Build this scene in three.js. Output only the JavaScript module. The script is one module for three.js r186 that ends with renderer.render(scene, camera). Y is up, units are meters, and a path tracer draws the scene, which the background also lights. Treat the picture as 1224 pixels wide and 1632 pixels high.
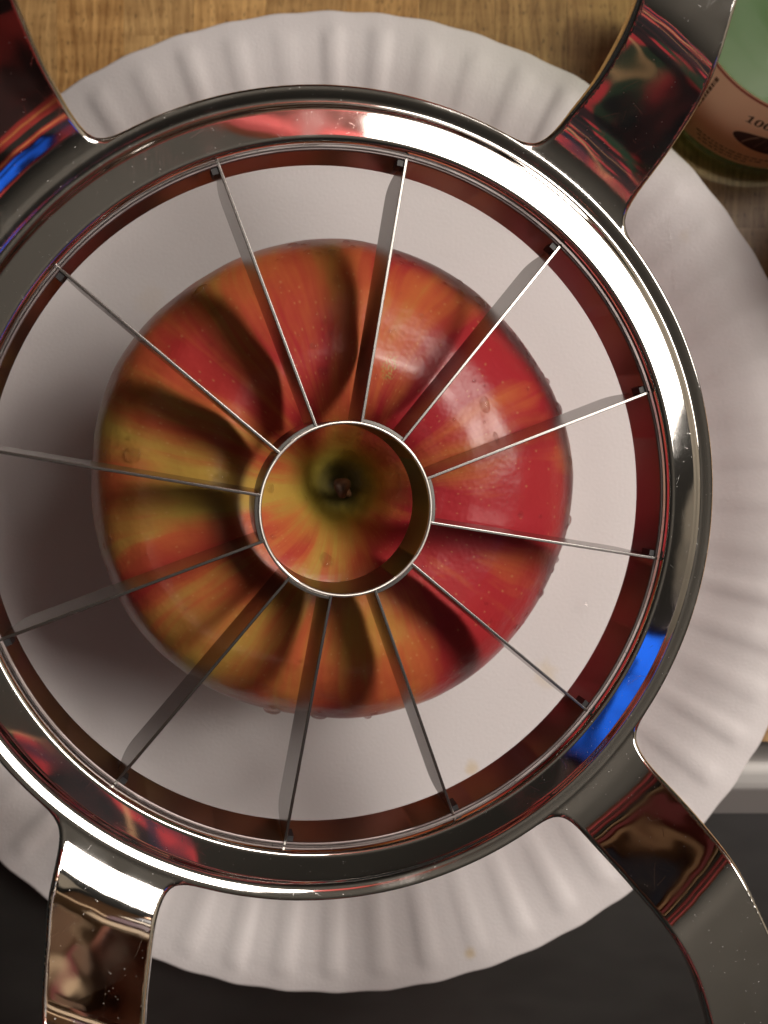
import * as THREE from 'three';
import { ImprovedNoise } from 'three/addons/math/ImprovedNoise.js';
import { mergeGeometries, mergeVertices, toCreasedNormals } from 'three/addons/utils/BufferGeometryUtils.js';
import { RectAreaLightUniformsLib } from 'three/addons/lights/RectAreaLightUniformsLib.js';
RectAreaLightUniformsLib.init();

// ---------- camera: looking straight down at the plate, the top of the picture is -z ----------
const scene = new THREE.Scene();
const H = 0.22, F = 1400;                      // height of the lens over the counter, focal length in pixels of the 1224 x 1632 photograph
const camera = new THREE.PerspectiveCamera(2 * Math.atan(816 / F) * 180 / Math.PI, 1224 / 1632, 0.01, 10);
camera.up.set(0, 0, -1); camera.position.set(0, H, 0); camera.lookAt(0, 0, 0);
camera.focus = 0.138; camera.userData.fStop = 24;
scene.add(camera);
const px = (x, y, d) => new THREE.Vector3((x - 612) * d / F, H - d, (y - 816) * d / F);   // a place in metres at a depth under the lens

const renderer = new THREE.WebGLRenderer({ antialias: true });
renderer.setSize(768, 1024);
renderer.toneMapping = THREE.LinearToneMapping;
renderer.toneMappingExposure = 0.95;
renderer.shadowMap.enabled = true;
scene.background = new THREE.Color().setRGB(0.021, 0.020, 0.018);   // the dim room

// ---------- helpers ----------
function rng(seed) { let s = seed >>> 0; return () => { s = (s + 0x6D2B79F5) | 0; let t = Math.imul(s ^ (s >>> 15), 1 | s); t = (t + Math.imul(t ^ (t >>> 7), 61 | t)) ^ t; return ((t ^ (t >>> 14)) >>> 0) / 4294967296; }; }
const perlin = new ImprovedNoise();
const noise = (x, y, z = 0) => perlin.noise(x + 100.3, y + 57.7, z + 31.1);
const fbm = (x, y, z = 0, n = 4) => { let s = 0, a = 0.5; for (let i = 0; i < n; i++) { s += a * noise(x, y, z); x *= 2.03; y *= 2.03; z *= 2.03; a *= 0.5; } return s; };
const sm = (a, b, x) => { const t = Math.min(1, Math.max(0, (x - a) / (b - a))); return t * t * (3 - 2 * t); };
const mix = (a, b, t) => a + (b - a) * t;
const mixc = (a, b, t) => [mix(a[0], b[0], t), mix(a[1], b[1], t), mix(a[2], b[2], t)];
const lin = (r, g, b) => [r, g, b].map((c) => { c /= 255; return c <= 0.04045 ? c / 12.92 : ((c + 0.055) / 1.055) ** 2.4; });
const used = {};
function numbered(name) { const k = used[name] = (used[name] ?? -1) + 1; return k ? `${name}_${String(k).padStart(3, '0')}` : name; }
function tag(o, label, category, group) { o.userData.label = label; o.userData.category = category; if (group) o.userData.group = group; return o; }
function mesh(name, geometry, material, parent = scene) {
  const m = new THREE.Mesh(geometry, material); m.name = parent === scene ? numbered(name) : name;
  m.castShadow = m.receiveShadow = true; parent.add(m); return m;
}
function thing(name, label, category, position = [0, 0, 0]) {
  const o = new THREE.Group(); o.name = numbered(name); o.position.set(...position); scene.add(o); tag(o, label, category); return o;
}
function dataTexture(w, h, fn, srgb = true) {
  const d = new Uint8Array(w * h * 4);
  for (let j = 0; j < h; j++) for (let i = 0; i < w; i++) {
    const c = fn(i / w, j / h); const k = (j * w + i) * 4;
    for (let q = 0; q < 3; q++) { let v = Math.min(1, Math.max(0, c[q])); if (srgb) v = v <= 0.0031308 ? v * 12.92 : 1.055 * v ** (1 / 2.4) - 0.055; d[k + q] = Math.round(v * 255); }
    d[k + 3] = 255;
  }
  const t = new THREE.DataTexture(d, w, h); t.wrapS = t.wrapT = THREE.RepeatWrapping; t.magFilter = t.minFilter = THREE.LinearFilter;
  if (srgb) t.colorSpace = THREE.SRGBColorSpace; t.needsUpdate = true; return t;
}
const rgb = (r, g, b) => new THREE.Color().setRGB(r, g, b);

// ---------- lamps ----------
const KS = 1.03, slicerAt = px(553.3, 812.5, 0.1256 * KS);
function areaLamp(name, label, category, at, target, along, w, h, color, intensity, glow) {
  const g = thing(name, label, category);
  const z = at.clone().sub(target).normalize(), x = along.clone().addScaledVector(z, -along.dot(z)).normalize(), y = z.clone().cross(x);
  g.position.copy(at); g.quaternion.setFromRotationMatrix(new THREE.Matrix4().makeBasis(x, y, z));
  const light = new THREE.RectAreaLight(color, intensity, w, h); light.position.z = -0.002; g.add(light);
  const panel = new THREE.BoxGeometry(w, h, 0.003);
  mesh(category === 'lamp' ? 'lamp_panel' : 'screen', panel, new THREE.MeshStandardMaterial({ color: 0x111111, emissive: color, emissiveIntensity: glow, roughness: 0.6 }), g).position.z = 0.0015;
  mesh('housing', new THREE.BoxGeometry(w + 0.016, h + 0.016, 0.012), new THREE.MeshStandardMaterial({ color: 0x16161a, roughness: 0.5 }), g).position.z = 0.0095;
  return g;
}
{
  const lamp = thing('kitchen_lamp', 'warm oval kitchen lamp hanging above the right of the plate', 'lamp'), R = 0.075;
  lamp.position.copy(slicerAt).add(new THREE.Vector3(0.61, 0.765, -0.16).normalize().multiplyScalar(0.72));
  const color = rgb(1.0, 0.905, 0.815), light = new THREE.PointLight(color, 0.33, 0, 2);
  light.castShadow = true; light.shadow.radius = R / 0.02 * 0.96; lamp.add(light); light.shadow.radius = 2.6;
  mesh('lamp_globe', new THREE.SphereGeometry(R * 1.05, 48, 32).scale(3.0, 1.3, 1.3).rotateY(-0.8).rotateX(0).translate(0, 0, 0), new THREE.MeshStandardMaterial({ color: 0x222222, emissive: color, emissiveIntensity: 10.5, roughness: 0.5 }), lamp).castShadow = false;
  mesh('lamp_stem', new THREE.CylinderGeometry(0.008, 0.012, 0.5, 16), new THREE.MeshStandardMaterial({ color: 0x2a2622, roughness: 0.5 }), lamp).position.y = R + 0.25;
}
const tablet = areaLamp('tablet', 'tablet with a glowing blue screen to the right of the plate', 'tablet',
  slicerAt.clone().add(new THREE.Vector3(0.66 * 0.46 + 0.038, 0.663 * 0.46 - 0.012, 0.357 * 0.46 + 0.045)), slicerAt, new THREE.Vector3(0.4, 0, -0.74), 0.10, 0.036, rgb(0.02, 0.17, 1.0), 0.12, 1.1);
{
  const c = document.createElement('canvas'); c.width = 256; c.height = 96; const x = c.getContext('2d');
  const g = x.createLinearGradient(0, 0, 256, 0); g.addColorStop(0, '#fff'); g.addColorStop(0.7, '#ddd'); g.addColorStop(1, '#777'); x.fillStyle = g; x.fillRect(0, 0, 256, 96);
  x.fillStyle = '#222'; x.fillRect(70, 34, 186, 26); x.fillStyle = '#555'; x.fillRect(40, 42, 30, 12);
  const t = new THREE.CanvasTexture(c); t.colorSpace = THREE.SRGBColorSpace;
  tablet.children.find((o) => o.name === 'screen').material.emissiveMap = t;
}

// ---------- counter of wooden staves, stove beyond its edge ----------
const woodMaps = [0, 1].map((k) => dataTexture(256, 1024, (u, v) => {
  const x = u * 40, y = v * 110;                                     // millimetres
  const s = k * 37;
  const warp = fbm(x * 0.05, y * 0.03, s, 2) * 9;
  const grain = fbm(x * 0.9 + warp * 0.4, y * 0.035, s + 5, 4);
  const ripple = fbm(x * 0.05, y * 0.22, s + 9, 3);
  const fine = noise(x * 3.1, y * 0.16, s + 2);
  const fleck = Math.max(0, noise(x * 2.0, y * 0.55, s + 14) - 0.28);
  let t = 0.5 + grain * 1.05 + ripple * 0.7 + fine * 0.18;
  const c = mixc([0.22, 0.118, 0.042], [0.50, 0.32, 0.135], Math.min(1, Math.max(0, t)));
  return c.map((q) => q * (1 - fleck * 1.5));
}));
{
  const counter = new THREE.Group(); counter.name = 'counter'; counter.userData.kind = 'structure'; scene.add(counter);
  const r = rng(11), mats = [];
  for (let k = 0; k < 6; k++) mats.push(new THREE.MeshPhysicalMaterial({ map: woodMaps[k % 2], roughness: 0.42, clearcoat: 0.15, clearcoatRoughness: 0.3, color: rgb(...[[1, 1, 1], [0.84, 0.8, 0.76], [1.08, 1.04, 0.98], [0.92, 0.9, 0.88], [1.0, 0.93, 0.84], [0.78, 0.76, 0.72]][k].map((q) => q * 1.22)) }));
  const zFront = 0.0575, T = 0.02;
  let x = -0.30; let col = 0;
  while (x < 0.34) {
    const w = 0.0185 + (r() - 0.5) * 0.004;
    let z = zFront;
    while (z > -0.36) {
      const len = 0.11 + r() * 0.14, z0 = Math.max(-0.36, z - len);
      const g = new THREE.BoxGeometry(w - 0.00008, T, z - z0 - 0.00008);
      const uv = g.attributes.uv, p = g.attributes.position, ou = r() * 5, ov = r() * 5;
      for (let i = 0; i < uv.count; i++) uv.setXY(i, ou + p.getX(i) / 0.04, ov + p.getZ(i) / 0.11);
      const m = mesh('stave', g, mats[Math.floor(r() * 6)], counter);
      m.position.set(x + w / 2, -T / 2 - r() * 0.00005, (z + z0) / 2);
      z = z0;
    }
    x += w; col++;
  }
  mesh('counter_base', new THREE.BoxGeometry(0.64, 0.02, 0.4175), new THREE.MeshStandardMaterial({ color: rgb(0.05, 0.03, 0.015), roughness: 0.9 }), counter).position.set(0.02, -0.0305, (zFront - 0.36) / 2);
}
{
  const stove = thing('stove', 'dark stove top with a rounded grey steel edge beside the wooden counter', 'stove', [0, -0.04, 0.0605]);
  const prof = []; const W = 0.017, R = 0.006;
  for (let i = 0; i <= 12; i++) { const a = Math.PI - i / 12 * Math.PI / 2; prof.push([R + Math.cos(a) * R, 0.0375 - R + Math.sin(a) * R]); }
  for (let i = 0; i <= 10; i++) { const t = i / 10; prof.push([R + (W - R) * t, 0.0375 - 0.0035 * t * t]); }
  const shape = new THREE.Shape(); shape.moveTo(0, 0); for (const [a, b] of prof) shape.lineTo(a, b); shape.lineTo(W, 0);
  const g = new THREE.ExtrudeGeometry(shape, { depth: 0.7, bevelEnabled: false, curveSegments: 8 });
  g.rotateY(-Math.PI / 2); g.translate(0.36, 0, 0);   // profile x -> z
  mesh('steel_edge', toCreasedNormals(g, 0.6), new THREE.MeshPhysicalMaterial({ color: rgb(0.27, 0.265, 0.26), metalness: 0.5, roughness: 0.5 }), stove);
  const speck = dataTexture(512, 512, (u, v) => { const n = 0.024 + 0.016 * fbm(u * 9, v * 9, 3) + 0.008 * fbm(u * 60, v * 60, 5, 2); return [n, n * 0.98, n * 0.93]; });
  const top = new THREE.BoxGeometry(0.7, 0.03, 0.3);
  mesh('cooktop', top, new THREE.MeshPhysicalMaterial({ map: speck, roughness: 0.36, clearcoat: 0.3, clearcoatRoughness: 0.25 }), stove).position.set(0.01, 0.0165, 0.0172 + 0.15);
}

// ---------- paper plate ----------
const plateAt = px(530, 800, 0.205); plateAt.y = 0;
const plateLine = (() => {
  const prof = [[0, 1.4], [61, 1.4], [63, 1.45], [66, 1.68], [69, 1.75], [82, 1.9], [85, 2.7], [90, 5.4], [95, 9.3], [100, 13.0], [105, 15.0], [110, 15.8], [114, 15.0]];
  return (r) => { let i = 0; while (i < prof.length - 2 && r > prof[i + 1][0]) i++; const [a, b] = [prof[i], prof[i + 1]]; return mix(a[1], b[1], (r - a[0]) / (b[0] - a[0])); };
})();
const plateTop = (r) => { let y = 0; for (let k = -4; k <= 4; k++) y += plateLine(Math.max(0, Math.min(114, r + k * 0.9))); return y / 9; };
const NF = 60, rf = rng(5), flutes = Array.from({ length: NF }, () => [0.75 + rf() * 0.5, (rf() - 0.5) * 0.6, rf()]);
function plateHeight(r, phi) {                                       // millimetres
  let y = plateTop(r);
  const t = ((phi / (2 * Math.PI)) % 1 + 1) % 1 * NF, k = Math.floor(t) % NF, f = t - Math.floor(t);
  const [amp, shift] = flutes[k], nxt = flutes[(k + 1) % NF];
  const a = mix(amp, nxt[0], sm(0, 1, f));
  const ph = f + 0.12 * Math.sin(2 * Math.PI * f) + shift * 0.25 * Math.sin(Math.PI * f);
  const wave = 1.1 - 2.1 * Math.exp(-((ph - 0.5) ** 2) / 0.045) + 0.25 * Math.cos(2 * Math.PI * ph);
  const env = sm(85, 100, r) * (1 - 0.8 * sm(106.5 + flutes[k][2] * 2, 111 + flutes[k][2], r));
  y += wave * 0.38 * a * env * (0.75 + 0.5 * noise(Math.cos(phi) * 4, Math.sin(phi) * 4, 5));
  y += 0.5 * fbm(Math.cos(phi) * r * 0.02, Math.sin(phi) * r * 0.02, 7, 3) * sm(60, 114, r) * 3;
  return y;
}
const plate = thing('paper_plate', 'white paper plate with a fluted rim under the apple', 'plate', [plateAt.x, 0.0006, plateAt.z]);
{
  const NR = 150, NP = 1080, pos = [], idx = [], col = [], uvs = [];
  const rad = (i) => { const t = i / NR; return t < 0.3 ? t / 0.3 * 58 : 58 + (t - 0.3) / 0.7 * 56; };
  const stains = [[870, 1075, 22, 0.35], [752, 1225, 12, 0.6], [748, 1512, 10, 0.7], [1065, 400, 10, 0.15], [240, 480, 30, 0.12]].map(([x, y, s, a]) => [...px(x, y, y > 1400 ? 0.206 : 0.2175).sub(plateAt).toArray().map((q) => q * 1000), s * 0.155, a]);
  for (const side of [1, -1]) for (let i = 0; i <= NR; i++) for (let j = 0; j < NP; j++) {
    let r = rad(i); const phi = j / NP * 2 * Math.PI;
    const edge = 1 + (0.0022 * noise(Math.cos(phi) * 3, Math.sin(phi) * 3) + 0.0011 * Math.cos(phi * NF + 1)) * sm(100, 114, r);
    const y = plateHeight(r, phi); r *= edge;
    const x = Math.cos(phi) * r, z = Math.sin(phi) * r;
    pos.push(x / 1000, (y - (side < 0 ? 0.45 : 0)) / 1000, z / 1000); uvs.push(x / 40, z / 40);
    let c = [0.67, 0.652, 0.662].map((q) => q * (1 + 0.05 * fbm(x * 0.04, z * 0.04, 3, 3)));
    for (const [sx, , sz, s, a] of stains) { const d = Math.hypot(x - sx, (z - sz) * 0.8) / s + 0.35 * noise(x * 0.5, z * 0.5, 8); c = mixc(c, [0.62, 0.5, 0.3], a * (1 - sm(0.3, 1.1, d))); }
    col.push(...c);
  }
  const N = (NR + 1) * NP;
  for (const s of [0, 1]) for (let i = 0; i < NR; i++) for (let j = 0; j < NP; j++) {
    const a = s * N + i * NP + j, b = s * N + i * NP + (j + 1) % NP, c = a + NP, d = b + NP;
    if (!s) idx.push(a, b, c, b, d, c); else idx.push(a, c, b, b, c, d);
  }
  for (let j = 0; j < NP; j++) { const a = NR * NP + j, b = NR * NP + (j + 1) % NP; idx.push(a, b, a + N, b, b + N, a + N); }
  const g = new THREE.BufferGeometry();
  g.setAttribute('position', new THREE.Float32BufferAttribute(pos, 3)); g.setAttribute('color', new THREE.Float32BufferAttribute(col, 3)); g.setAttribute('uv', new THREE.Float32BufferAttribute(uvs, 2));
  g.setIndex(idx); g.computeVertexNormals();
  const paper = dataTexture(512, 512, (u, v) => { const n = 0.5 + 0.35 * noise(u * 64, v * 64) + 0.3 * noise(u * 140, v * 140, 4); return [n, n, n]; }, false);
  const disc = mesh('plate_disc', g, new THREE.MeshPhysicalMaterial({ vertexColors: true, roughness: 0.62, bumpMap: paper, bumpScale: 0.00007, clearcoat: 0.12, clearcoatRoughness: 0.5 }), plate);
  disc.geometry.name = 'plate';
}

// ---------- apple ----------
const appleAt = px(537, 772, 0.170); appleAt.y = 0.0022;
const AP = new THREE.CatmullRomCurve3([[0, 9], [6, 6.5], [12, 2.6], [18, 0.4], [24, 0.2], [31, 3.6], [38, 12], [43.3, 25], [45.6, 39], [45.4, 52], [43.2, 62], [38.8, 69.4], [32.6, 74.0], [26.5, 75.6], [20.5, 76.4], [15, 74.4], [10.8, 70.4], [7.2, 64.6], [4.4, 58.2], [2.2, 53.6], [0, 52]].map(([r, y]) => new THREE.Vector3(r, y, 0)), false, 'centripetal');
function applePoint(s, phi, out) {                                    // s 0 at the blossom end, 1 at the stem
  AP.getPoint(s, out); let r = Math.max(0, out.x), y = out.y;
  const w = sm(4, 22, r);
  const lobe = Math.cos(5 * phi + 0.7) * 0.55 + Math.cos(3 * phi - 1.1) * 0.35 + Math.cos(2 * phi + 0.4) * 0.3;
  const top = sm(45, 72, y);
  r *= 1 + w * (0.010 * lobe * (0.5 + top)) ;
  y += top * w * (0.7 * lobe - 3.7 * Math.cos(phi - 0.45) + 1.5 * Math.cos(phi + 2.2));
  const c = Math.cos(phi), q = Math.sin(phi);
  const b = 0.35 * fbm(c * r * 0.05, q * r * 0.05, y * 0.05, 3) * w * 2;
  out.set(c * (r + b) * 0.972, y + b * 0.5, q * (r + b) * 0.98).multiplyScalar(0.001);
  out.x += 0.0022 * sm(50, 74, y) * (1 - sm(10, 40, r)); out.z += 0.0012 * sm(50, 74, y) * (1 - sm(10, 40, r));
  return out;
}
const appleMap = dataTexture(1152, 720, (u, v) => {
  const phi = u * 2 * Math.PI, c = Math.cos(phi), q = Math.sin(phi);
  // v: 0 blossom, 1 stem; the streaks run from pole to pole
  const warp = 0.16 * fbm(c * 1.6, q * 1.6, v * 4, 3);
  const pc = Math.cos(phi + warp), pq = Math.sin(phi + warp);
  const broad = fbm(pc * 1.7, pq * 1.7, v * 3.2, 3);
  const blot = fbm(pc * 3.4, pq * 3.4, v * 6, 4);
  const calm = 1 - 0.75 * sm(0.84, 0.92, v), streak = calm * fbm(pc * 8, pq * 8, v * 2.2, 4);
  const fine = calm * fbm(pc * 30, pq * 30, v * 5, 3);
  const hair = calm * noise(pc * 90, pq * 90, v * 8);
  const side = 0.5 + 0.5 * Math.cos(phi + 0.35);                       // redder to the right
  let red = 0.37 + 0.60 * side + broad * 1.25 + blot * 0.75 + streak * 0.26 + fine * 0.20 + hair * 0.05 - 0.14 * sm(0.74, 0.84, v);
  red = Math.min(1, Math.max(0, red));
  let ground = mixc([0.42, 0.25, 0.05], [0.37, 0.30, 0.06], Math.min(1, Math.max(0, 0.5 + broad * 1.3)));
  ground = mixc(ground, [0.27, 0.25, 0.05], 0.6 * sm(0.0, 0.45, blot + 0.5 * streak + 0.08));
  const deep = mixc([0.37, 0.038, 0.028], [0.34, 0.021, 0.029], Math.min(1, Math.max(0, side + broad * 0.6)));
  const orange = [0.45, 0.105, 0.036];
  let col = red < 0.5 ? mixc(ground, orange, red / 0.5) : mixc(orange, deep, Math.min(1, (red - 0.5) / 0.42));
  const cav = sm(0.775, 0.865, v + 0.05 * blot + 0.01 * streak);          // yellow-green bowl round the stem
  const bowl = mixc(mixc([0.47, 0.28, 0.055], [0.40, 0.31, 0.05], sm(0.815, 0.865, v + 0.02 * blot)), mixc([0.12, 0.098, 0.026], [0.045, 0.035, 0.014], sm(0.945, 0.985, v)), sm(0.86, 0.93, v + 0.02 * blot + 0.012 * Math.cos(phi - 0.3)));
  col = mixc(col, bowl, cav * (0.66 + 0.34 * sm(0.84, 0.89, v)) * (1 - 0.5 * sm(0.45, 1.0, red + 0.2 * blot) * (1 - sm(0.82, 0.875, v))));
  { const du = (((u * 360 - 294.5 + 540) % 360) - 180) / 4.2, dv = (v - 0.695) / 0.022, m = (1 - sm(0.4, 1.2, Math.hypot(du, dv))) * sm(-0.05, 0.2, noise(u * 420, v * 260, 3)); col = mixc(col, [0.34, 0.25, 0.07], 0.75 * m); }   // a russet scab
  // small pale lenticels
  const cu = u * 150, cv = v * 55, iu = Math.floor(cu), iv = Math.floor(cv), hsh = Math.sin(iu * 127.1 + iv * 311.7) * 43758.5453, hh = hsh - Math.floor(hsh);
  if (hh > 0.72 && v > 0.25 && v < 0.95) { const ox = 0.3 + 0.4 * ((hh * 97) % 1), oy = 0.3 + 0.4 * ((hh * 53) % 1); const d = Math.hypot((cu - iu - ox), (cv - iv - oy) * 1.3); col = mixc(col, [0.62, 0.40, 0.16], 0.26 * (1 - sm(0.05, 0.13 + 0.1 * ((hh * 31) % 1), d))); }
  return col;
});
const apple = thing('apple', 'wet red and yellow apple on the white paper plate under the slicer', 'apple', [appleAt.x, appleAt.y, appleAt.z]);
let appleBody, coarse;
{
  const NS = 200, NP = 440, pos = [], uv = [], idx = [], v = new THREE.Vector3();
  for (let i = 0; i <= NS; i++) for (let j = 0; j <= NP; j++) { applePoint(i / NS, j / NP * 2 * Math.PI, v); pos.push(v.x, v.y, v.z); uv.push(j / NP, i / NS); }
  for (let i = 0; i < NS; i++) for (let j = 0; j < NP; j++) { const a = i * (NP + 1) + j, b = a + 1, c = a + NP + 1, d = c + 1; idx.push(a, c, b, b, c, d); }
  const g = new THREE.BufferGeometry(); g.setAttribute('position', new THREE.Float32BufferAttribute(pos, 3)); g.setAttribute('uv', new THREE.Float32BufferAttribute(uv, 2)); g.setIndex(idx); g.computeVertexNormals();
  const n = g.attributes.normal;                                      // close the seam
  for (let i = 0; i <= NS; i++) { const a = i * (NP + 1), b = a + NP; v.set(n.getX(a) + n.getX(b), n.getY(a) + n.getY(b), n.getZ(a) + n.getZ(b)).normalize(); n.setXYZ(a, v.x, v.y, v.z); n.setXYZ(b, v.x, v.y, v.z); }
  const bump = dataTexture(1024, 512, (u, w) => { const p = u * 2 * Math.PI; AP.getPoint(w, v); const x = Math.cos(p) * v.x, z = Math.sin(p) * v.x; const k = 0.5 + 0.5 * fbm(x * 0.16, v.y * 0.16, z * 0.16, 2) + 0.05 * noise(x * 1.3, v.y * 1.3, z * 1.3); return [k, k, k]; }, false);
  appleBody = mesh('flesh_skin', g, new THREE.MeshPhysicalMaterial({ map: appleMap, roughness: 0.38, specularIntensity: 0.6, clearcoat: 0.12, clearcoatRoughness: 0.12, bumpMap: bump, bumpScale: 0.0006 }), apple);
  appleBody.name = 'skin';
  const cn = 60, cp = 120, cg = new THREE.BufferGeometry(), P0 = [], I0 = [];   // a coarse copy to find the places of the droplets with
  for (let i = 0; i <= cn; i++) for (let j = 0; j <= cp; j++) { applePoint(0.35 + 0.65 * i / cn, j / cp * 2 * Math.PI, v); P0.push(v.x, v.y, v.z); }
  for (let i = 0; i < cn; i++) for (let j = 0; j < cp; j++) { const a = i * (cp + 1) + j; I0.push(a, a + cp + 1, a + 1, a + 1, a + cp + 1, a + cp + 2); }
  cg.setAttribute('position', new THREE.Float32BufferAttribute(P0, 3)); cg.setIndex(I0);
  coarse = new THREE.Mesh(cg); coarse.position.copy(apple.position); coarse.updateMatrixWorld(true);
  // stem
  const sp = px(545, 776, 0.153).sub(appleAt);
  const base = new THREE.Vector3(0.0020, 0.0520, 0.0016);
  const path = new THREE.CatmullRomCurve3([base, base.clone().lerp(sp, 0.35).add(new THREE.Vector3(0.0004, 0.0006, 0.0004)), base.clone().lerp(sp, 0.75), sp]);
  const NL = 24, NA = 20, P = [], I = [], fr = path.computeFrenetFrames(NL, false);
  for (let i = 0; i <= NL; i++) { const c = path.getPoint(i / NL); const R = 0.0010 + 0.0007 * sm(0.7, 0.95, i / NL); for (let j = 0; j < NA; j++) { const a = j / NA * 2 * Math.PI; const k = R * (1 + 0.16 * Math.sin(3 * a + i * 0.2) + 0.12 * noise(i * 0.7, j * 0.6)); const q = c.clone().addScaledVector(fr.normals[i], Math.cos(a) * k).addScaledVector(fr.binormals[i], Math.sin(a) * k * 0.8); P.push(q.x, q.y, q.z); } }
  const e = path.getPoint(1).addScaledVector(fr.tangents[NL], -0.0022); P.push(e.x, e.y, e.z);
  for (let i = 0; i < NL; i++) for (let j = 0; j < NA; j++) { const a = i * NA + j, b = i * NA + (j + 1) % NA; I.push(a, b, a + NA, b, b + NA, a + NA); }
  for (let j = 0; j < NA; j++) I.push(NL * NA + j, NL * NA + (j + 1) % NA, (NL + 1) * NA);
  const sg = new THREE.BufferGeometry(); sg.setAttribute('position', new THREE.Float32BufferAttribute(P, 3)); sg.setIndex(I); sg.computeVertexNormals();
  mesh('stem', sg, new THREE.MeshStandardMaterial({ color: rgb(0.11, 0.048, 0.02), roughness: 0.55 }), apple);
}
// droplets: clear water caps sitting on the skin where the photograph shows them
const water = new THREE.MeshPhysicalMaterial({ color: 0xffffff, roughness: 0.02, transmission: 1, thickness: 0.002, ior: 1.33, transparent: true, opacity: 0.5, specularIntensity: 1 });
const film = new THREE.MeshPhysicalMaterial({ color: 0xffffff, roughness: 0.08, transmission: 1, thickness: 0, ior: 1.4 });
function dropGeometry(seed) {
  const g = new THREE.IcosahedronGeometry(1, 4), p = g.attributes.position, v = new THREE.Vector3();
  for (let i = 0; i < p.count; i++) { v.fromBufferAttribute(p, i); const k = 1 + 0.22 * noise(v.x * 1.1 + seed * 7, v.z * 1.1, seed); const yy = v.y > 0 ? v.y * 0.55 : v.y * 0.3; p.setXYZ(i, v.x * k, yy, v.z * k); }
  const m = mergeVertices(g.deleteAttribute('normal').deleteAttribute('uv'), 1e-5); m.computeVertexNormals(); return m;
}
const drops = [1, 2, 3, 4, 5].map(dropGeometry);
{
  apple.updateMatrixWorld(true); camera.updateMatrixWorld(true);
  const ray = new THREE.Raycaster(), r = rng(77), up = new THREE.Vector3(0, 1, 0);
  // photograph x, y, radius, stretch, turn
  const list = [[773, 645, 10, 1.5, 1.3], [790, 695, 5, 2, 1.2], [345, 497, 8, 1, 0], [408, 465, 6, 1, 0], [515, 590, 8, 1.1, 0.4], [212, 725, 13, 1, 0], [352, 763, 11, 1.2, 0.3], [520, 893, 12, 1.25, 1.2], [210, 640, 5, 1, 0], [205, 698, 4, 1, 0], [500, 551, 5, 1, 0], [535, 447, 6, 1, 0], [435, 856, 5, 1.2, 1], [441, 843, 3, 1, 0], [487, 795, 3.5, 1.5, 1.3], [660, 420, 4, 1, 0], [633, 408, 6, 1, 0], [830, 820, 5, 1.2, 1], [861, 823, 4, 1.1, 1], [765, 482, 11, 1.1, 0.7], [898, 648, 11, 1, 0], [430, 1143, 13, 1.2, 0], [508, 1154, 11, 1.3, 0], [320, 462, 9, 1.8, 2.3], [311, 470, 5, 1.4, 2.3], [306, 478, 3, 1, 0], [243, 552, 6, 1.5, 2], [838, 978, 5, 1.2, 1], [821, 999, 5, 1.2, 1], [467, 391, 7, 1.4, 0], [484, 391, 4, 1, 0], [552, 386, 5, 1.2, 0], [562, 394, 5, 1.2, 1], [738, 442, 5, 1.3, 0.6], [829, 524, 5, 1, 0], [843, 542, 5, 1, 0], [862, 572, 6, 1, 0], [872, 592, 4, 1, 0], [908, 735, 7, 1.2, 1.3], [906, 830, 8, 1.3, 1.3], [172, 905, 5, 1.4, 1.4], [168, 870, 5, 1.4, 1.4], [449, 683, 4, 1, 0], [332, 886, 4, 1.3, 1.2], [430, 778, 8, 1, 0], [575, 690, 3, 1, 0], [594, 715, 4, 1.3, 0.2], [476, 935, 4, 1.2, 0], [335, 550, 3, 1, 0], [285, 640, 3, 1, 0], [672, 503, 3, 1, 0], [622, 528, 4, 1, 0], [700, 610, 3, 1, 0], [855, 605, 3, 1, 0], [840, 620, 3, 1, 0], [775, 962, 3, 1, 0], [665, 960, 2.5, 1, 0], [735, 980, 3, 1, 0]];
  for (let k = 0; k < 85; k++) { const a = r() * 6.283, q = 150 + r() * 215; list.push([537 + Math.cos(a) * q, 772 + Math.sin(a) * q, 1.6 + r() * r() * 3, 1, 0]); }
  const rim = [[-65, -15, 22], [5, 40, 10], [150, 210, 10], [-105, -70, 9], [80, 110, 5]];
  for (const [a0, a1, n] of rim) for (let k = 0; k < n; k++) { const a = (a0 + (a1 - a0) * r()) * Math.PI / 180, q = 362 + r() * 12; list.push([537 + Math.cos(a) * q, 772 + Math.sin(a) * q, 2.5 + r() * 4.2, 1, 0]); }
  const o = camera.position.clone();
  list.forEach(([x, y, size, stretch, turn], i) => {
    let hit, tx = x, ty = y;
    for (let k = 0; k < 14 && !hit; k++) {
      ray.set(o, px(tx, ty, 0.2).sub(o).normalize()); hit = ray.intersectObject(coarse, false)[0];
      tx += (537 - tx) * 0.012; ty += (772 - ty) * 0.012;
    }
    if (!hit) return;
    const m = mesh('water_droplet', drops[i % 5], water, apple), R = size * hit.distance / F;
    const n = hit.face.normal;
    m.position.copy(hit.point).sub(appleAt).addScaledVector(n, R * 0.02);
    m.quaternion.setFromUnitVectors(up, n).multiply(new THREE.Quaternion().setFromAxisAngle(up, -turn));
    m.scale.set(R * Math.sqrt(stretch), R * (0.85 + 0.3 * r()), R / Math.sqrt(stretch));
  });
  const d = mesh('water_droplet', drops[1], film, plate); d.position.copy(px(930, 966, 0.2178).sub(plate.position)); d.position.y = 0.0014; d.scale.set(0.0022, 0.0026, 0.0021);
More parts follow.
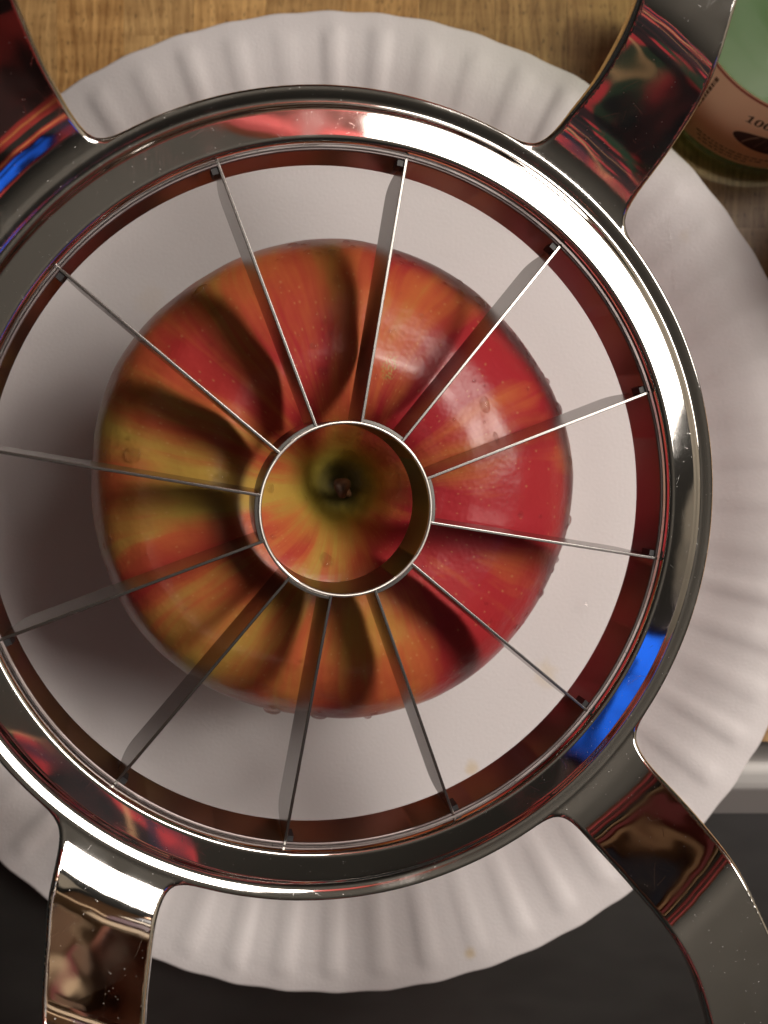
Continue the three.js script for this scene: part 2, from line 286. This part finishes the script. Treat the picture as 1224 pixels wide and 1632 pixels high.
  const streak = new THREE.CatmullRomCurve3([[1079, 318], [1066, 334], [1056, 352], [1054, 372], [1060, 400], [1066, 430], [1072, 470]].map(([x, y]) => { const p = px(x, y, 0.212).sub(plate.position); p.y = plateHeight(Math.hypot(p.x, p.z) * 1000, Math.atan2(p.z, p.x)) / 1000; return p; }));
  const sg = new THREE.TubeGeometry(streak, 60, 0.00022, 6); mesh('water_streak', sg, film, plate);
}

// ---------- apple slicer ----------
const slicer = thing('apple_slicer', 'chrome apple slicer with twelve blades and four curved arms above the apple', 'apple slicer', slicerAt.toArray());
slicer.quaternion.setFromRotationMatrix(new THREE.Matrix4().makeBasis(new THREE.Vector3(0.97482, -0.22182, -0.02288), new THREE.Vector3(0.223, 0.96968, 0.1), new THREE.Vector3(0, -0.10258, 0.99472)));
slicer.scale.setScalar(KS);
const scratch = dataTexture(1024, 1024, (() => {
  const N = 1024, a = new Float32Array(N * N), r = rng(21);
  for (let k = 0; k < 260; k++) { let x = r() * N, y = r() * N; const t = r() * 6.283, L = 6 + r() * r() * 60, s = 0.04 + r() * 0.11; for (let i = 0; i < L; i++) { const X = ((x | 0) + N) % N, Y = ((y | 0) + N) % N; a[Y * N + X] += s; x += Math.cos(t + i * 0.004); y += Math.sin(t + i * 0.004); } }
  for (let k = 0; k < 1100; k++) { const x = r() * N | 0, y = r() * N | 0, s = 0.12 + r() * 0.4; a[y * N + x] += s; if (r() < 0.4) a[y * N + (x + 1) % N] += s; }
  return (u, v) => { const i = Math.min(N - 1, u * N | 0), j = Math.min(N - 1, v * N | 0); const q = 0.04 + Math.max(0, 0.20 * fbm(u * 6, v * 6, 2, 4)) + 0.10 * sm(0.12, 0.3, fbm(u * 3, v * 3, 12, 2)) * (0.5 + 0.5 * noise(u * 160, v * 22, 4)) + a[j * N + i]; return [0, q, 1]; };
})(), false);
const chrome = new THREE.MeshPhysicalMaterial({ color: rgb(0.80, 0.79, 0.765), metalness: 1, roughness: 1, roughnessMap: scratch });
const steel = new THREE.MeshPhysicalMaterial({ color: rgb(0.25, 0.215, 0.215), metalness: 1, roughness: 0.34 });
const bladeSteel = new THREE.MeshPhysicalMaterial({ color: rgb(0.31, 0.30, 0.29), metalness: 1, roughness: 0.24 });

// cast frame: a ring whose top is turned to one profile, cut to the outline of ring and arms (millimetres, x right, z towards the bottom of the picture)
const slopeAt = (() => { const R = [0, 54.1, 54.7, 55.2, 55.9, 56.4, 57.0, 57.7, 60.2, 65.0, 70.5, 77.0, 92, 99, 300], S = [-0.02, -0.02, -0.42, -0.12, 0.54, 0.48, 0.08, 0.34, 0.58, 1.0, 1.12, 0.34, 0.3, 0, 0]; return (r) => { let i = 0; while (r > R[i + 1]) i++; return mix(S[i], S[i + 1], sm(0, 1, (r - R[i]) / (R[i + 1] - R[i]))); }; })();
const TT = (() => { const a = []; let y = 0; for (let k = 0; k < 4000; k++) { a.push(y); y += slopeAt((k + 0.5) * 0.05) * 0.05; } const o = a[50.8 / 0.05 | 0]; return a.map((q) => q - o + 1.9); })();
const topOf = (r) => { const t = r / 0.05, k = Math.floor(t), f = t - k, s0 = slopeAt(k * 0.05) * 0.05, s1 = slopeAt((k + 1) * 0.05) * 0.05, p0 = TT[k], p1 = TT[k + 1]; return p0 * (1 + 2 * f) * (1 - f) ** 2 + s0 * f * (1 - f) ** 2 + p1 * f * f * (3 - 2 * f) + s1 * f * f * (f - 1); };
const chains = [
  [[-36.5, -39, 5.5], [-39.5, -43.8, 7.0], [-41.7, -47.8, 7.0], [-43, -50.8, 6.6], [-44.1, -53.6, 6.4], [-45.1, -56.3, 6.3], [-46.3, -60.5, 6.2], [-47, -68, 6.3], [-44, -78, 6.5], [-34, -87, 6.5], [-17, -92, 6.5], [0, -93, 6.5], [17, -93, 6.5], [31, -89.5, 6.5], [39, -82, 6.5], [41.3, -72, 6.3], [40.6, -64, 6.2], [39.9, -59.8, 6.3], [38.8, -55.3, 6.8], [36.3, -50.2, 7.4], [33, -45, 7.4], [30, -40.5, 5.5]],
  [[-29, 40, 5.5], [-32, 45, 7.4], [-33.8, 50.2, 7.5], [-34.5, 54.4, 7.0], [-34.9, 58.6, 6.6], [-35.1, 63, 6.2], [-35.2, 70, 6.2], [-33.5, 79, 6.4], [-27, 88, 6.5], [-13, 95, 6.5], [5, 99, 6.5], [24, 99, 6.5], [41, 95, 6.5], [51, 87, 6.5], [54.4, 77, 6.5], [53.2, 67, 6.3], [51.2, 61, 6.3], [48.6, 55.6, 6.7], [45.2, 50.3, 7.2], [41.5, 45.6, 7.4], [38, 41, 7.2], [35, 37.5, 5.5]],
].map((c) => { const cv = new THREE.CatmullRomCurve3(c.map(([x, z, w]) => new THREE.Vector3(x, z, w)), false, 'centripetal'); return cv.getPoints(150); });
const nearSegments = new Map();                                        // per 3 mm cell: the bits of the arms' centre lines that can be nearest
function segmentsNear(x, z) {
  const i = Math.floor(x / 3), j = Math.floor(z / 3), key = i * 1000 + j; let list = nearSegments.get(key);
  if (list) return list;
  const cx = i * 3 + 1.5, cz = j * 3 + 1.5, all = []; let best = 1e9;
  for (const c of chains) for (let k = 0; k < c.length - 1; k++) { const m = (c[k].x + c[k + 1].x) / 2, n = (c[k].y + c[k + 1].y) / 2, d = Math.hypot(cx - m, cz - n) - c[k].z; if (d < best) best = d; all.push([d, c[k], c[k + 1]]); }
  list = best > 14 ? [] : all.filter(([d]) => d < best + 6.5).map(([, p, q]) => [p, q]);
  nearSegments.set(key, list); return list;
}
function armDistance(x, z) {
  let best = 10;
  for (const [a, b] of segmentsNear(x, z)) {
    const dx = b.x - a.x, dz = b.y - a.y, ex = x - a.x, ez = z - a.y, t = Math.min(1, Math.max(0, (ex * dx + ez * dz) / (dx * dx + dz * dz)));
    const d = Math.hypot(ex - dx * t, ez - dz * t) - (a.z + (b.z - a.z) * t);
    if (d < best) best = d;
  }
  return best;
}
function outline(x, z) {
  const r = Math.hypot(x, z), a = r - 57.5, b = armDistance(x, z), k = 6.5;
  const h = Math.max(k - Math.abs(a - b), 0) / k, u = Math.min(a, b) - h * h * h * k / 6 - 0;
  return Math.max(u, 52.6 - r);
}
const rr = 0.75, half = 1.1;
function frameField(x, y, z) {
  const r = Math.hypot(x, z), d = outline(x, z);
    const lip = 0;
  const wob = 0.05 * noise(x * 0.11, z * 0.11, 2) + 0.02 * noise(x * 0.3, z * 0.3, 6) * sm(58, 64, r);
  const s = slopeAt(r), a = d + rr, b = Math.abs(y - (topOf(r) + lip + wob) + half * Math.sqrt(1 + s * s)) / Math.sqrt(1 + s * s) - half + rr;
  return Math.hypot(Math.max(a, 0), Math.max(b, 0)) + Math.min(Math.max(a, b), 0) - rr;
}
function surfaceNet(field, lo, hi, h, band) {                          // field evaluated only where band(x, z) gives a height range
  const n = [0, 1, 2].map((k) => Math.ceil((hi[k] - lo[k]) / h) + 1), val = new Map(), key = (i, j, k) => (i * n[2] + k) * n[1] + j;
  const pos = [], idx = [], vid = new Map(), at = (i, j, k) => { const q = key(i, j, k); let v = val.get(q); if (v === undefined) { v = field(lo[0] + i * h, lo[1] + j * h, lo[2] + k * h); val.set(q, v); } return v; };
  const C = []; for (let q = 0; q < 8; q++) C.push([q & 1, (q >> 1) & 1, q >> 2]);
  const E = []; for (let a = 0; a < 8; a++) for (const b of [a | 1, a | 2, a | 4]) if (b !== a) E.push([a, b]);
  const cells = [];
  for (let i = 0; i < n[0] - 1; i++) for (let k = 0; k < n[2] - 1; k++) {
    const range = band(lo[0] + (i + 0.5) * h, lo[2] + (k + 0.5) * h); if (!range) continue;
    const j0 = Math.max(0, Math.floor((range[0] - lo[1]) / h)), j1 = Math.min(n[1] - 2, Math.ceil((range[1] - lo[1]) / h));
    for (let j = j0; j <= j1; j++) {
      const v = C.map(([a, b, c]) => at(i + a, j + b, k + c)); let m = 0; for (let q = 0; q < 8; q++) if (v[q] < 0) m++;
      if (m === 0 || m === 8) continue;
      let x = 0, y = 0, z = 0, c = 0;
      for (const [a, b] of E) if ((v[a] < 0) !== (v[b] < 0)) { const t = v[a] / (v[a] - v[b]); x += C[a][0] + (C[b][0] - C[a][0]) * t; y += C[a][1] + (C[b][1] - C[a][1]) * t; z += C[a][2] + (C[b][2] - C[a][2]) * t; c++; }
      vid.set(key(i, j, k), pos.length / 3); pos.push(lo[0] + (i + x / c) * h, lo[1] + (j + y / c) * h, lo[2] + (k + z / c) * h); cells.push([i, j, k]);
    }
  }
  const quad = (a, b, c, d, flip) => { if ([a, b, c, d].includes(undefined)) return; if (flip) idx.push(a, c, b, a, d, c); else idx.push(a, b, c, a, c, d); };
  for (const [i, j, k] of cells) {
    const g = (a, b, c) => vid.get(key(a, b, c)), v0 = at(i, j, k) < 0;
    if (j && k && v0 !== (at(i + 1, j, k) < 0)) quad(g(i, j - 1, k - 1), g(i, j, k - 1), g(i, j, k), g(i, j - 1, k), !v0);
    if (i && k && v0 !== (at(i, j + 1, k) < 0)) quad(g(i - 1, j, k - 1), g(i - 1, j, k), g(i, j, k), g(i, j, k - 1), !v0);
    if (i && j && v0 !== (at(i, j, k + 1) < 0)) quad(g(i - 1, j - 1, k), g(i, j - 1, k), g(i, j, k), g(i - 1, j, k), !v0);
  }
  const nor = new Float32Array(pos.length), e = 0.02;
  const grad = (x, y, z) => [field(x + e, y, z) - field(x - e, y, z), field(x, y + e, z) - field(x, y - e, z), field(x, y, z + e) - field(x, y, z - e)].map((q) => q / (2 * e));
  for (let q = 0; q < pos.length; q += 3) {
    for (let it = 0; it < 2; it++) { const f = field(pos[q], pos[q + 1], pos[q + 2]), g = grad(pos[q], pos[q + 1], pos[q + 2]), l = g[0] ** 2 + g[1] ** 2 + g[2] ** 2; const s = Math.max(-0.3, Math.min(0.3, f / Math.max(l, 0.2))); for (let a = 0; a < 3; a++) pos[q + a] -= s * g[a]; }
    const g = grad(pos[q], pos[q + 1], pos[q + 2]), l = Math.hypot(...g) || 1; for (let a = 0; a < 3; a++) nor[q + a] = g[a] / l;
  }
  const out = new THREE.BufferGeometry();
  out.setAttribute('position', new THREE.Float32BufferAttribute(pos, 3)); out.setAttribute('normal', new THREE.Float32BufferAttribute(nor, 3)); out.setIndex(idx);
  const uv = []; for (let q = 0; q < pos.length; q += 3) uv.push(pos[q] / 60, pos[q + 2] / 60); out.setAttribute('uv', new THREE.Float32BufferAttribute(uv, 2));
  out.scale(0.001, 0.001, 0.001); return out;
}
{
  const g = surfaceNet(frameField, [-66, -3, -102], [66, 26, 108], 0.29, (x, z) => { const r = Math.hypot(x, z); if (r < 51.5 || outline(x, z) > 1) return null; const t = topOf(r); const e = 0.5 * Math.abs(slopeAt(r)); return [t - 2 * half * Math.sqrt(1 + slopeAt(r) ** 2) - 0.6 - e, t + 0.7 + e]; });
  mesh('arms', g, chrome, slicer);
  // the ring itself: the same profile turned round, from the ridge inwards and down its inner wall
  const prof = [], N = 900;
  for (let r = 57.05; r > 50.85; r -= 0.1) prof.push([r, null]);
  for (let k = 0; k <= 8; k++) { const a = Math.PI / 2 * k / 8; prof.push([50.85 - 0.75 * Math.sin(a), -0.75 * (1 - Math.cos(a))]); }
  prof.push([50.1, -1.4], [50.1, -2.15], [53, -2.15]);
  const pos = [], nor = [], uv = [], idx = [];
  const hAt = (r, x, z) => topOf(r) + 0.02 + 0.05 * noise(x * 0.11, z * 0.11, 2);
  for (let j = 0; j < N; j++) { const a = j / N * 2 * Math.PI, c = Math.cos(a), q = Math.sin(a); for (const [r, dy] of prof) { const x = c * r, z = q * r, y = dy === null ? hAt(r, x, z) : hAt(50.85, c * 50.85, q * 50.85) + dy; pos.push(x / 1000, y / 1000, z / 1000); uv.push(x / 60, z / 60); } }
  const K = prof.length;
  for (let j = 0; j < N; j++) for (let i = 0; i < K - 1; i++) { const A = j * K + i, B = ((j + 1) % N) * K + i; idx.push(A, A + 1, B, B, A + 1, B + 1); }
  const rg = new THREE.BufferGeometry(); rg.setAttribute('position', new THREE.Float32BufferAttribute(pos, 3)); rg.setAttribute('uv', new THREE.Float32BufferAttribute(uv, 2)); rg.setIndex(idx); rg.computeVertexNormals();
  mesh('ring', rg, chrome, slicer);
}
const M = (a) => a.map(([r, y]) => new THREE.Vector2(r / 1000, y / 1000));
function ring(points, segments = 360) { return toCreasedNormals(new THREE.LatheGeometry(M([...points, points[0]]), segments), 0.7); }
{
  // inner steel band below the ring, its rolled upper lip
  const lip = []; for (let i = 0; i <= 8; i++) { const a = i / 8 * Math.PI; lip.push([49.75 + 0.32 * Math.cos(a + Math.PI) * -1, -0.25 + 0.3 * Math.sin(a)]); }
  mesh('skirt', ring([[49.55, -7.6], [50.0, -7.7], ...lip.map(([r, y]) => [r, y])].map(([r, y]) => [r, y])), steel, slicer);
  // hub
  const top = []; for (let i = 0; i <= 8; i++) { const a = i / 8 * Math.PI; top.push([12.45 + 0.27 * Math.cos(a), -0.2 + 0.26 * Math.sin(a)]); }
  mesh('hub', ring([[12.26, -10], [12.6, -10], [12.68, -0.35], [12.22, -0.35]], 200), new THREE.MeshPhysicalMaterial({ color: rgb(0.17, 0.16, 0.15), metalness: 1, roughness: 0.3 }), slicer);
  mesh('hub_rim', ring([[12.22, -0.34], [12.68, -0.34], ...top], 200), new THREE.MeshPhysicalMaterial({ color: rgb(0.74, 0.72, 0.68), metalness: 1, roughness: 0.34 }), slicer);
}
{
  const shape = new THREE.Shape();                                    // blade seen from its side: x along it, y down
  shape.moveTo(12.7, -0.05); shape.lineTo(49.9, -0.05); shape.lineTo(49.9, -3.2); shape.lineTo(49.2, -3.6); shape.quadraticCurveTo(49.1, -10.2, 46.5, -10.2); shape.lineTo(12.7, -10.2); shape.closePath?.();
  const g = new THREE.ExtrudeGeometry(shape, { depth: 0.26, bevelEnabled: true, bevelThickness: 0.1, bevelSize: 0.1, bevelSegments: 3, curveSegments: 8 });
  g.translate(0, 0, -0.13); g.scale(0.001, 0.001, 0.001);
  const slot = new THREE.BoxGeometry(0.0011, 0.0024, 0.0009), dark = new THREE.MeshStandardMaterial({ color: rgb(0.012, 0.012, 0.014), roughness: 0.5 });
  const angles = [110.3, 80, 50.1, 19.9, -10.1, -40.5, -71, -101, -131.3, -160.8, 169.4, 139.5];
  for (const a of angles) {
    const b = mesh('blade', g, bladeSteel, slicer); b.rotation.y = a * Math.PI / 180;
    const s = mesh('slot', slot, dark, slicer), t = a * Math.PI / 180 + 0.0145; s.rotation.y = t; s.position.set(Math.cos(t) * 0.0492, -0.0014, -Math.sin(t) * 0.0492);
  }
  // the strip between the two blades of a pair, welded to the hub
  for (const [a0, a1] of [[80, 50.1], [19.9, -10.1], [-40.5, -71], [-101, -131.3], [-160.8, -190.6], [139.5, 110.3]]) {
    const sh = new THREE.Shape(), r0 = 12.72, r1 = 13.12, A = a0 * Math.PI / 180, B = a1 * Math.PI / 180;
    sh.absarc(0, 0, r1, B, A, false); sh.absarc(0, 0, r0, A, B, true);
    const w = new THREE.ExtrudeGeometry(sh, { depth: 9.8, bevelEnabled: true, bevelThickness: 0.1, bevelSize: 0.06, bevelSegments: 2, curveSegments: 24 });
    w.rotateX(-Math.PI / 2); w.translate(0, -10.0, 0); w.scale(0.001, 0.001, 0.001);
    mesh('weld_strip', w, bladeSteel, slicer);
  }
}

// ---------- bottle ----------
{
  const at = px(1215, 95, 0.22);
  const bottle = thing('glass_bottle', 'green glass bottle with a tan paper label reading 100%', 'bottle', [at.x, 0.0003, at.z]);
  const outer = [[0, 1.5], [16, 1.2], [24, 0.2], [27.5, 0.4], [29.4, 2.2], [30, 5], [30, 36], [29.6, 44], [28, 52], [24, 61], [18, 70], [14, 79], [12.5, 90], [12.2, 118], [13.4, 119], [13.4, 124], [11.5, 125]];
  const cv = (a) => new THREE.SplineCurve(M(a)).getPoints(90);
  const glass = new THREE.LatheGeometry(cv(outer), 120); glass.computeVertexNormals();
  mesh('glass', glass, new THREE.MeshPhysicalMaterial({ color: rgb(0.90, 0.95, 0.86), roughness: 0.06, transmission: 1, thickness: 0, ior: 1.5, side: THREE.DoubleSide }), bottle);
  const foot = new THREE.LatheGeometry(M([[0, 6.2], [20, 5.6], [25.5, 5.4], [28.2, 7.2], [29.4, 6.4], [29.3, 3], [27, 1.2], [16, 2], [0, 2.2]]), 120); foot.computeVertexNormals();
  mesh('thick_base', foot, new THREE.MeshPhysicalMaterial({ color: rgb(0.20, 0.33, 0.18), roughness: 0.25, transmission: 0.5, thickness: 0, side: THREE.DoubleSide }), bottle);
  const c = document.createElement('canvas'); c.width = 1024; c.height = 300; const x = c.getContext('2d');
  x.fillStyle = '#f2cfa8'; x.fillRect(0, 0, 1024, 300);
  x.fillStyle = '#a05038'; x.fillRect(0, 6, 1024, 9);
  x.fillStyle = '#3a2a1c'; x.font = 'bold 44px serif'; x.fillText('100%', 478, 104);
  x.save(); x.translate(590, 178); x.rotate(0.08); x.scale(0.74, 0.74); x.fillStyle = '#3b2320'; x.beginPath(); x.ellipse(0, 0, 150, 52, 0, 0, 7); x.fill(); x.strokeStyle = '#a58a74'; x.lineWidth = 6; x.beginPath(); x.moveTo(-100, 30); x.quadraticCurveTo(-92, -10, -66, -36); x.stroke(); x.lineWidth = 2; for (let k = 0; k < 5; k++) { x.beginPath(); x.moveTo(-50 + k * 40, 34 - k * 3); x.lineTo(-38 + k * 40, -34 + k * 2); x.stroke(); } x.restore();
  x.fillStyle = '#5a4129'; const r = rng(4);
  for (let row = 0; row < 3; row++) { let q = 395 + row * 10; while (q < 640 - row * 40) { const w = 5 + r() * 16; x.fillRect(q, 252 + row * 14, w, 5); q += w + 5; } }
  for (let col = 0; col < 3; col++) { let q = 40; while (q < 170) { const w = 4 + r() * 13; x.fillRect(300 + col * 26, q, 11, w); q += w + 4; } }
  const t = new THREE.CanvasTexture(c); t.colorSpace = THREE.SRGBColorSpace;
  const arc = 2.9, lab = new THREE.CylinderGeometry(0.0302, 0.0302, 0.027, 80, 1, true, -arc / 2, arc);
  const l = mesh('label', lab, new THREE.MeshStandardMaterial({ map: t, roughness: 0.75, side: THREE.DoubleSide }), bottle);
  l.position.y = 0.0205; l.rotation.y = Math.atan2(-0.643, 0.766) + 0.28;
}

{
  const jar = thing('spice_jar', 'dark glass jar with a black lid to the right of the plate', 'jar', [0.139, 0.0003, -0.066]);
  mesh('jar_body', new THREE.LatheGeometry(M([[0, 0], [27, 0], [30, 2], [30.5, 6], [30.5, 56], [28, 61], [25, 63], [0, 63]]), 64), new THREE.MeshPhysicalMaterial({ color: rgb(0.10, 0.05, 0.025), roughness: 0.15, clearcoat: 0.5 }), jar);
  mesh('lid', new THREE.LatheGeometry(M([[0, 62], [27, 62], [27.5, 63], [27.5, 75], [26, 76.5], [0, 76.5]]), 64), new THREE.MeshStandardMaterial({ color: rgb(0.02, 0.02, 0.02), roughness: 0.5 }), jar);
}
// ---------- what stands round the counter, seen only in the metal ----------
{
  const cab = thing('wooden_cabinet', 'brown wooden cabinet with panelled doors behind the counter', 'cabinet', [0, 0, -0.62]);
  const wood = new THREE.MeshStandardMaterial({ map: woodMaps[1], color: rgb(0.22, 0.155, 0.12), roughness: 0.6 });
  mesh('carcass', new THREE.BoxGeometry(2.0, 1.0, 0.03), wood, cab).position.set(0.1, 0.48, -0.03);
  for (let k = 0; k < 5; k++) mesh('drawer', new THREE.BoxGeometry(0.37, 0.2, 0.02), wood, cab).position.set(-0.68 + k * 0.39, 0.2, 0);
  const red = new THREE.MeshStandardMaterial({ map: woodMaps[0], color: rgb(0.42, 0.16, 0.14), roughness: 0.5 });
  mesh('upper_box', new THREE.BoxGeometry(1.2, 0.7, 0.32), red, cab).position.set(-0.2, 0.68, 0.16);
  for (let k = 0; k < 4; k++) { mesh('door', new THREE.BoxGeometry(0.285, 0.66, 0.018), red, cab).position.set(-0.655 + k * 0.3, 0.68, 0.33); mesh('bottom_rail', new THREE.BoxGeometry(0.03, 0.02, 0.30), wood, cab).position.set(-0.5 + k * 0.3, 0.319, 0.165); }
  [[0.05, 0.14, 0.16, 0.35, 0.05, 0.05], [0.17, 0.20, 0.10, 0.03, 0.03, 0.035], [0.27, 0.17, 0.09, 0.05, 0.20, 0.09], [0.37, 0.22, 0.10, 0.30, 0.04, 0.06], [-0.12, 0.18, 0.11, 0.04, 0.035, 0.03], [-0.24, 0.15, 0.10, 0.42, 0.30, 0.16]].forEach(([x, h, w, r, g, b], k) => {
    const can = thing('canister', ['low dark red', 'black', 'green', 'tall red', 'charcoal', 'tan'][k] + ' tin canister at the back of the counter', 'canister', [x, 0.0003, -0.31]);
    mesh('can', new THREE.CylinderGeometry(w * 0.46, w * 0.46, h, 40), new THREE.MeshPhysicalMaterial({ color: rgb(r, g, b), roughness: 0.4 }), can).position.y = h / 2;
    mesh('lid', new THREE.CylinderGeometry(w * 0.47, w * 0.48, 0.016, 40), new THREE.MeshPhysicalMaterial({ color: rgb(0.5, 0.48, 0.45), metalness: 0.8, roughness: 0.35 }), can).position.y = h + 0.008;
  });
  [[0.345, 0.020, 0.40, 0.30, 0.20], [0.385, 0.030, 0.06, 0.02, 0.03], [0.425, 0.014, 0.45, 0.38, 0.30], [0.465, 0.035, 0.02, 0.02, 0.03], [0.515, 0.022, 0.36, 0.20, 0.10], [0.56, 0.03, 0.25, 0.05, 0.05], [0.61, 0.018, 0.40, 0.26, 0.14], [0.66, 0.04, 0.03, 0.025, 0.02], [0.73, 0.03, 0.36, 0.06, 0.06], [0.80, 0.05, 0.10, 0.03, 0.025], [0.88, 0.04, 0.42, 0.07, 0.07]].forEach(([y, h, r, g, b]) => mesh('door_trim', new THREE.BoxGeometry(1.18, h, 0.014), new THREE.MeshStandardMaterial({ color: rgb(r, g, b), roughness: 0.5 }), cab).position.set(-0.2, y, 0.348));
  {
    const towel = thing('kitchen_towel', 'red kitchen towel with dark stripes hanging beyond the stove on the right', 'towel', [0.47, 0, 0.42]);
    const tc = document.createElement('canvas'); tc.width = 16; tc.height = 256; const q = tc.getContext('2d'); q.fillStyle = '#8f2a26'; q.fillRect(0, 0, 16, 256);
    for (const [y0, h0, c0] of [[18, 34, '#141216'], [66, 8, '#c07a4a'], [84, 40, '#17120f'], [150, 10, '#b06a3c'], [176, 30, '#2a1010']]) { q.fillStyle = c0; q.fillRect(0, y0, 16, h0); }
    const tt = new THREE.CanvasTexture(tc); tt.colorSpace = THREE.SRGBColorSpace;
    const tg = new THREE.PlaneGeometry(0.4, 0.52, 60, 40), tp = tg.attributes.position;
    for (let i = 0; i < tp.count; i++) tp.setZ(i, 0.012 * Math.sin(tp.getX(i) * 60) + 0.02 * fbm(tp.getX(i) * 6, tp.getY(i) * 5, 3));
    tg.computeVertexNormals();
    const cloth = mesh('towel_cloth', tg, new THREE.MeshStandardMaterial({ map: tt, roughness: 0.95, side: THREE.DoubleSide }), towel); cloth.position.y = 0.33; cloth.rotation.y = Math.PI + 0.85;
    mesh('towel_rail', new THREE.CylinderGeometry(0.006, 0.006, 0.5, 16).rotateZ(Math.PI / 2), steel, towel).position.y = 0.59; towel.children[1].rotation.y = 0.85;
  }
  const ceiling = mesh('ceiling', new THREE.BoxGeometry(5.2, 0.03, 5.2), new THREE.MeshStandardMaterial({ color: rgb(0.15, 0.143, 0.13), roughness: 0.95 })); ceiling.userData.kind = 'structure'; ceiling.position.set(0.3, 1.5, 0.3);
  const rs = rng(9), tone = [[0.09, 0.012, 0.016], [0.010, 0.040, 0.018], [0.008, 0.008, 0.009], [0.035, 0.014, 0.018], [0.008, 0.010, 0.022], [0.07, 0.035, 0.018]], word = ['red', 'green', 'black', 'plum', 'navy', 'brown'];
  const boardWood = new THREE.MeshStandardMaterial({ color: rgb(0.34, 0.24, 0.15), roughness: 0.6 }), cartons = tone.map((c) => new THREE.MeshStandardMaterial({ color: rgb(...c), roughness: 0.5 }));
  for (const [side, x0, heights, depth] of [['right', 0.66, [0.2, 0.37, 0.54], -0.53]]) {
    const shelf = thing('wall_shelf', `board wall shelf behind the ${side} of the counter`, 'shelf', [x0, 0, depth]);
    for (const y of heights) mesh('board', new THREE.BoxGeometry(0.72, 0.018, 0.16), boardWood, shelf).position.y = y;
    heights.slice(0, -1).forEach((y, row) => { for (let k = 0; k < 6; k++) {
      const w = 0.09, h = 0.05 + rs() * 0.045, n = (k * 5 + row * 2) % 6, box = thing('food_box', `${['first', 'second', 'third', 'fourth', 'fifth', 'sixth'][k]} box from the left, ${word[n]}, on the ${['lowest', 'second', 'third'][row]} board of the ${side} wall shelf`, 'box', [x0 - 0.28 + k * 0.11, y + 0.0095, depth + 0.02]);
      mesh('carton', new THREE.BoxGeometry(w, h, 0.06).translate(0, h / 2, 0), cartons[n], box);
      mesh('flap', new THREE.BoxGeometry(w * 0.98, 0.003, 0.055).translate(0, h + 0.0017, 0), boardWood, box);
    } });
  }
  const wall = mesh('wall', new THREE.BoxGeometry(0.03, 1.1, 1.5), new THREE.MeshStandardMaterial({ color: rgb(0.42, 0.38, 0.31), roughness: 0.9 })); wall.userData.kind = 'structure'; wall.position.set(1.15, 0.5, 0.14);
  // the red plaid shirt of whoever leans over the counter
  const shirt = thing('plaid_shirt', 'red plaid flannel shirt of someone standing at the counter', 'shirt', [0, 0, 0]);
  const c = document.createElement('canvas'); c.width = c.height = 256; const x = c.getContext('2d');
  x.fillStyle = '#a8323a'; x.fillRect(0, 0, 256, 256);
  for (const [p, w, col] of [[16, 52, 'rgba(12,12,18,0.92)'], [92, 26, 'rgba(24,60,42,0.9)'], [136, 48, 'rgba(16,14,20,0.85)'], [204, 7, 'rgba(190,150,110,0.8)'], [228, 14, 'rgba(24,30,52,0.7)']]) { x.fillStyle = col; x.fillRect(0, p, 256, w); x.fillRect(p, 0, w, 256); }
  const t = new THREE.CanvasTexture(c); t.colorSpace = THREE.SRGBColorSpace; t.wrapS = t.wrapT = THREE.RepeatWrapping;
  const g = new THREE.PlaneGeometry(0.5, 0.80, 90, 110), p = g.attributes.position;
  for (let i = 0; i < p.count; i++) { const X = p.getX(i), Y = p.getY(i), lean = sm(-0.1, 0.4, Y); const fold = 0.02 * Math.sin(X * 34 + 3 * fbm(X * 3, Y * 3)) + 0.05 * fbm(X * 4, Y * 4, 2); p.setXYZ(i, X - 0.16, 0.28 + Y, 0.38 + X * X * 1.4 - 0.06 * lean + fold); }
  for (let i = 0; i < g.attributes.uv.count; i++) g.attributes.uv.setXY(i, g.attributes.uv.getX(i) * 2, g.attributes.uv.getY(i) * 4.2);
  g.computeVertexNormals();
  mesh('shirt_front', g, new THREE.MeshStandardMaterial({ map: t, roughness: 0.95, side: THREE.DoubleSide }), shirt);
}

renderer.render(scene, camera);
